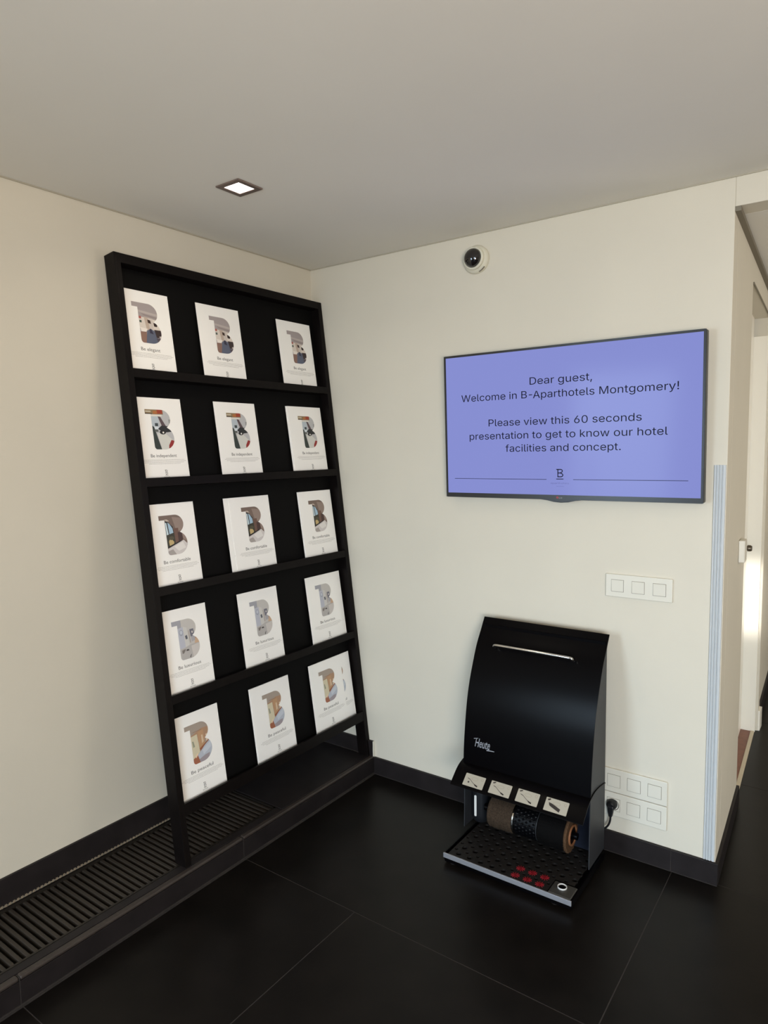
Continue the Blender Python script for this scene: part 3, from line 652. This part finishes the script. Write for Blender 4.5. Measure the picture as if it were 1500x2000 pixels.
# perforated rubber mat: large holes on a square lattice, small ones between
bm = bmesh.new(); c = .0218; gx, gy = 1.2395, -.3865
for i in range(-14, 8):
    for j in range(-1, 14):
        cx, cy = gx + i * c, gy + j * c
        if cx - c / 2 < bx0 + .002 or cx + c / 2 > bx1 - .002: continue
        if cy - c / 2 > by1 - .01: continue
        if cx > 1.315 and cy < -.335: continue
        a_, b_ = i % 2 == 0, j % 2 == 0; h = c / 2; zt, zb = BZ, BZ - .0075
        ly = h if j > -1 else h * .45
        rr = .0104 if (a_ and b_) else (.0068 if (not a_ and not b_) else 0)
        if j == -1: rr = 0
        N = 8; out = []; inn = []; inb = []
        for k in range(N):
            a = math.pi / 4 * k; ca, sa = math.cos(a), math.sin(a); m_ = max(abs(ca), abs(sa))
            out.append(bm.verts.new((cx + h * ca / m_, cy + (h if sa > 0 else ly) * sa / m_, zt)))
            if rr: inn.append(bm.verts.new((cx + rr * ca, cy + rr * sa, zt))); inb.append(bm.verts.new((cx + rr * ca, cy + rr * sa, zb)))
        if not rr: bm.faces.new(out); continue
        for k in range(N):
            l = (k + 1) % N; bm.faces.new((out[k], out[l], inn[l], inn[k])); bm.faces.new((inn[k], inn[l], inb[l], inb[k]))
bmesh.ops.remove_doubles(bm, verts=bm.verts[:], dist=1e-5)
P(finish('rubber_mat', bm, RUBBER))
# red bristle studs in six of the holes
REDM = mat('dark_red_bristle', (128, 12, 24), .55)
def stud(x, y):
    bm = bmesh.new()
    for k in range(10):
        a = 2 * math.pi * k / 10; r0, r1 = .002, .0152; w = .0016; ca, sa = math.cos(a), math.sin(a)
        add_prism(bm, [(x + r0 * ca - w * sa, y + r0 * sa + w * ca), (x + r1 * ca - w * sa * .5, y + r1 * sa + w * ca * .5), (x + r1 * ca + w * sa * .5, y + r1 * sa - w * ca * .5), (x + r0 * ca + w * sa, y + r0 * sa - w * ca)], XY, (BZ - .004, BZ + .002))
    return finish('red_stud', bm, REDM)
for yy in (-.3429, -.3865):
    for i, xx in enumerate((1.196, 1.2395, 1.283)): P(stud(xx, yy))
# foot push button on its pad
P(box('button_pad', (1.318, by0 + .006, BZ - .006), (bx1 - .005, -.337, BZ + .002), mat('grey_rubber_pad', (52, 50, 46), .5), bevel=.006, seg=3))
bxc, byc = 1.351, -.362
P(lathe('button_ring', [(.0155, BZ + .001), (.0155, BZ + .006), (.0145, BZ + .0068), (.0134, BZ + .006), (.0134, BZ + .001)], mat('bright_steel_ring', (226, 224, 220), .4, metal=.3), c=(bxc, byc, 0), n=32))
P(lathe('push_button', [(.0001, BZ + .005), (.010, BZ + .0045), (.012, BZ + .001)], BLACKM, c=(bxc, byc, 0), n=24))
# polish dispenser with a white level window
P(lathe('polish_dispenser', [(.0001, .062), (.026, .062), (.033, .075), (.034, .09), (.034, .26), (.0001, .26)], mat('black_dispenser_plastic', (24, 25, 28), .35), c=(.958, -.178, 0), n=32))
P(prism('level_window', rrect(.948, .088, .957, .17, .004, 3), lambda p, d: (p[0], d, p[1]), (-.2135, -.2105), mat('white_level_window', (218, 216, 210), .4)))
# brush rollers on one shaft
AX = (0, -.205, .133)
P(lathe('drive_shaft', [(.0001, .99), (.012, .99), (.012, 1.345), (.0001, 1.345)], BLACKM, axis='X', c=AX, n=20))
def brush(name, x0, x1, r, m, seed, core=None, n=900, tipm=None):
    bm = bmesh.new(); add_lathe(bm, [(.020, x0), (r * .93, x0), (r * .97, x0 + .004), (r * .97, x1 - .004), (r * .93, x1), (.020, x1)], 'X', AX, 40)
    rd = random.Random(seed)
    for i in range(n):
        a = rd.uniform(0, 2 * math.pi); x = rd.uniform(x0, x1); l = r * rd.uniform(.98, 1.04); r0 = r * .9; e = .0012
        ca, sa = math.cos(a), math.sin(a)
        v = [bm.verts.new((x - e, AX[1] + r0 * ca, AX[2] + r0 * sa)), bm.verts.new((x + e, AX[1] + r0 * ca, AX[2] + r0 * sa)), bm.verts.new((x + rd.uniform(-.002, .002), AX[1] + l * ca, AX[2] + l * sa))]
        bm.faces.new(v)
    return P(finish(name, bm, m))
brush('brown_brush', 1.024, 1.119, .060, mat('brown_bristles', (58, 47, 37), .9, spec=.1, noise=.35, nscale=180), 1)
P(lathe('chrome_ring', [(.0555, 1.121), (.058, 1.122), (.058, 1.127), (.0555, 1.128)], CHROME, axis='X', c=AX, n=48))
# black roller with raised diamond studs
bm = bmesh.new(); add_lathe(bm, [(.02, 1.129), (.054, 1.129), (.054, 1.211), (.02, 1.211)], 'X', AX, 48)
for i in range(24):
    for j in range(6):
        a = 2 * math.pi * (i + .5 * (j % 2)) / 24; x = 1.1365 + .0135 * j
        def q(da, dx, r): return (x + dx, AX[1] + r * math.cos(a + da), AX[2] + r * math.sin(a + da))
        v = [bm.verts.new(q(-.09, 0, .054)), bm.verts.new(q(0, -.006, .054)), bm.verts.new(q(.09, 0, .054)), bm.verts.new(q(0, .006, .054))]; t = bm.verts.new(q(0, 0, .0562))
        for k in range(4): bm.faces.new((v[k], v[(k + 1) % 4], t))
P(finish('polishing_roller', bm, mat('glossy_black_rubber', (5, 5, 7), .4, spec=.12)))
P(lathe('spacer_ring', [(.050, 1.212), (.055, 1.213), (.055, 1.215), (.050, 1.216)], GREYM, axis='X', c=AX, n=40))
brush('black_brush', 1.217, 1.313, .061, mat('black_bristles', (8, 7, 7), .8, spec=.08, noise=.3, nscale=200), 2)
TAN = mat('tan_bristles', (84, 62, 44), .9, spec=.1, noise=.3, nscale=200)
brush('tan_brush_edge', 1.314, 1.324, .061, TAN, 3, n=300)
P(lathe('brush_core', [(.036, 1.325), (.036, 1.330), (.030, 1.330), (.029, 1.325)], mat('copper_tan_ring', (150, 100, 66), .5), axis='X', c=AX, n=36))
P(lathe('core_plug', [(.0001, 1.327), (.029, 1.327), (.029, 1.325)], BLACKM, axis='X', c=AX, n=24))
# plug and cable
px, pz = 1.364 + .1125 - .0705 - .003, .1375 + .0435 + .003
plug = P(lathe('power_plug', [(.0001, -.036), (.010, -.036), (.0165, -.030), (.0185, -.022), (.0185, -.0115), (.0001, -.0115)], CABLE, axis='Y', c=(px, 0, pz), n=28))
o = prism('strain_relief', [(-.011, .0), (.011, .0), (.0095, -.022), (.006, -.040), (-.006, -.040), (-.0095, -.022)], lambda p, d: (px + p[0], d, pz + p[1]), (-.038, -.024), CABLE, plug, bevel=.003)
P(tube('power_cable', [(px, -.031, pz - .036), (px, -.031, pz - .055), (px - .006, -.032, pz - .078), (px - .028, -.034, pz - .098), (px - .055, -.040, pz - .112), (1.33, -.052, .062), (1.31, -.078, .065), (1.30, -.092, .07)], .0036, CABLE))
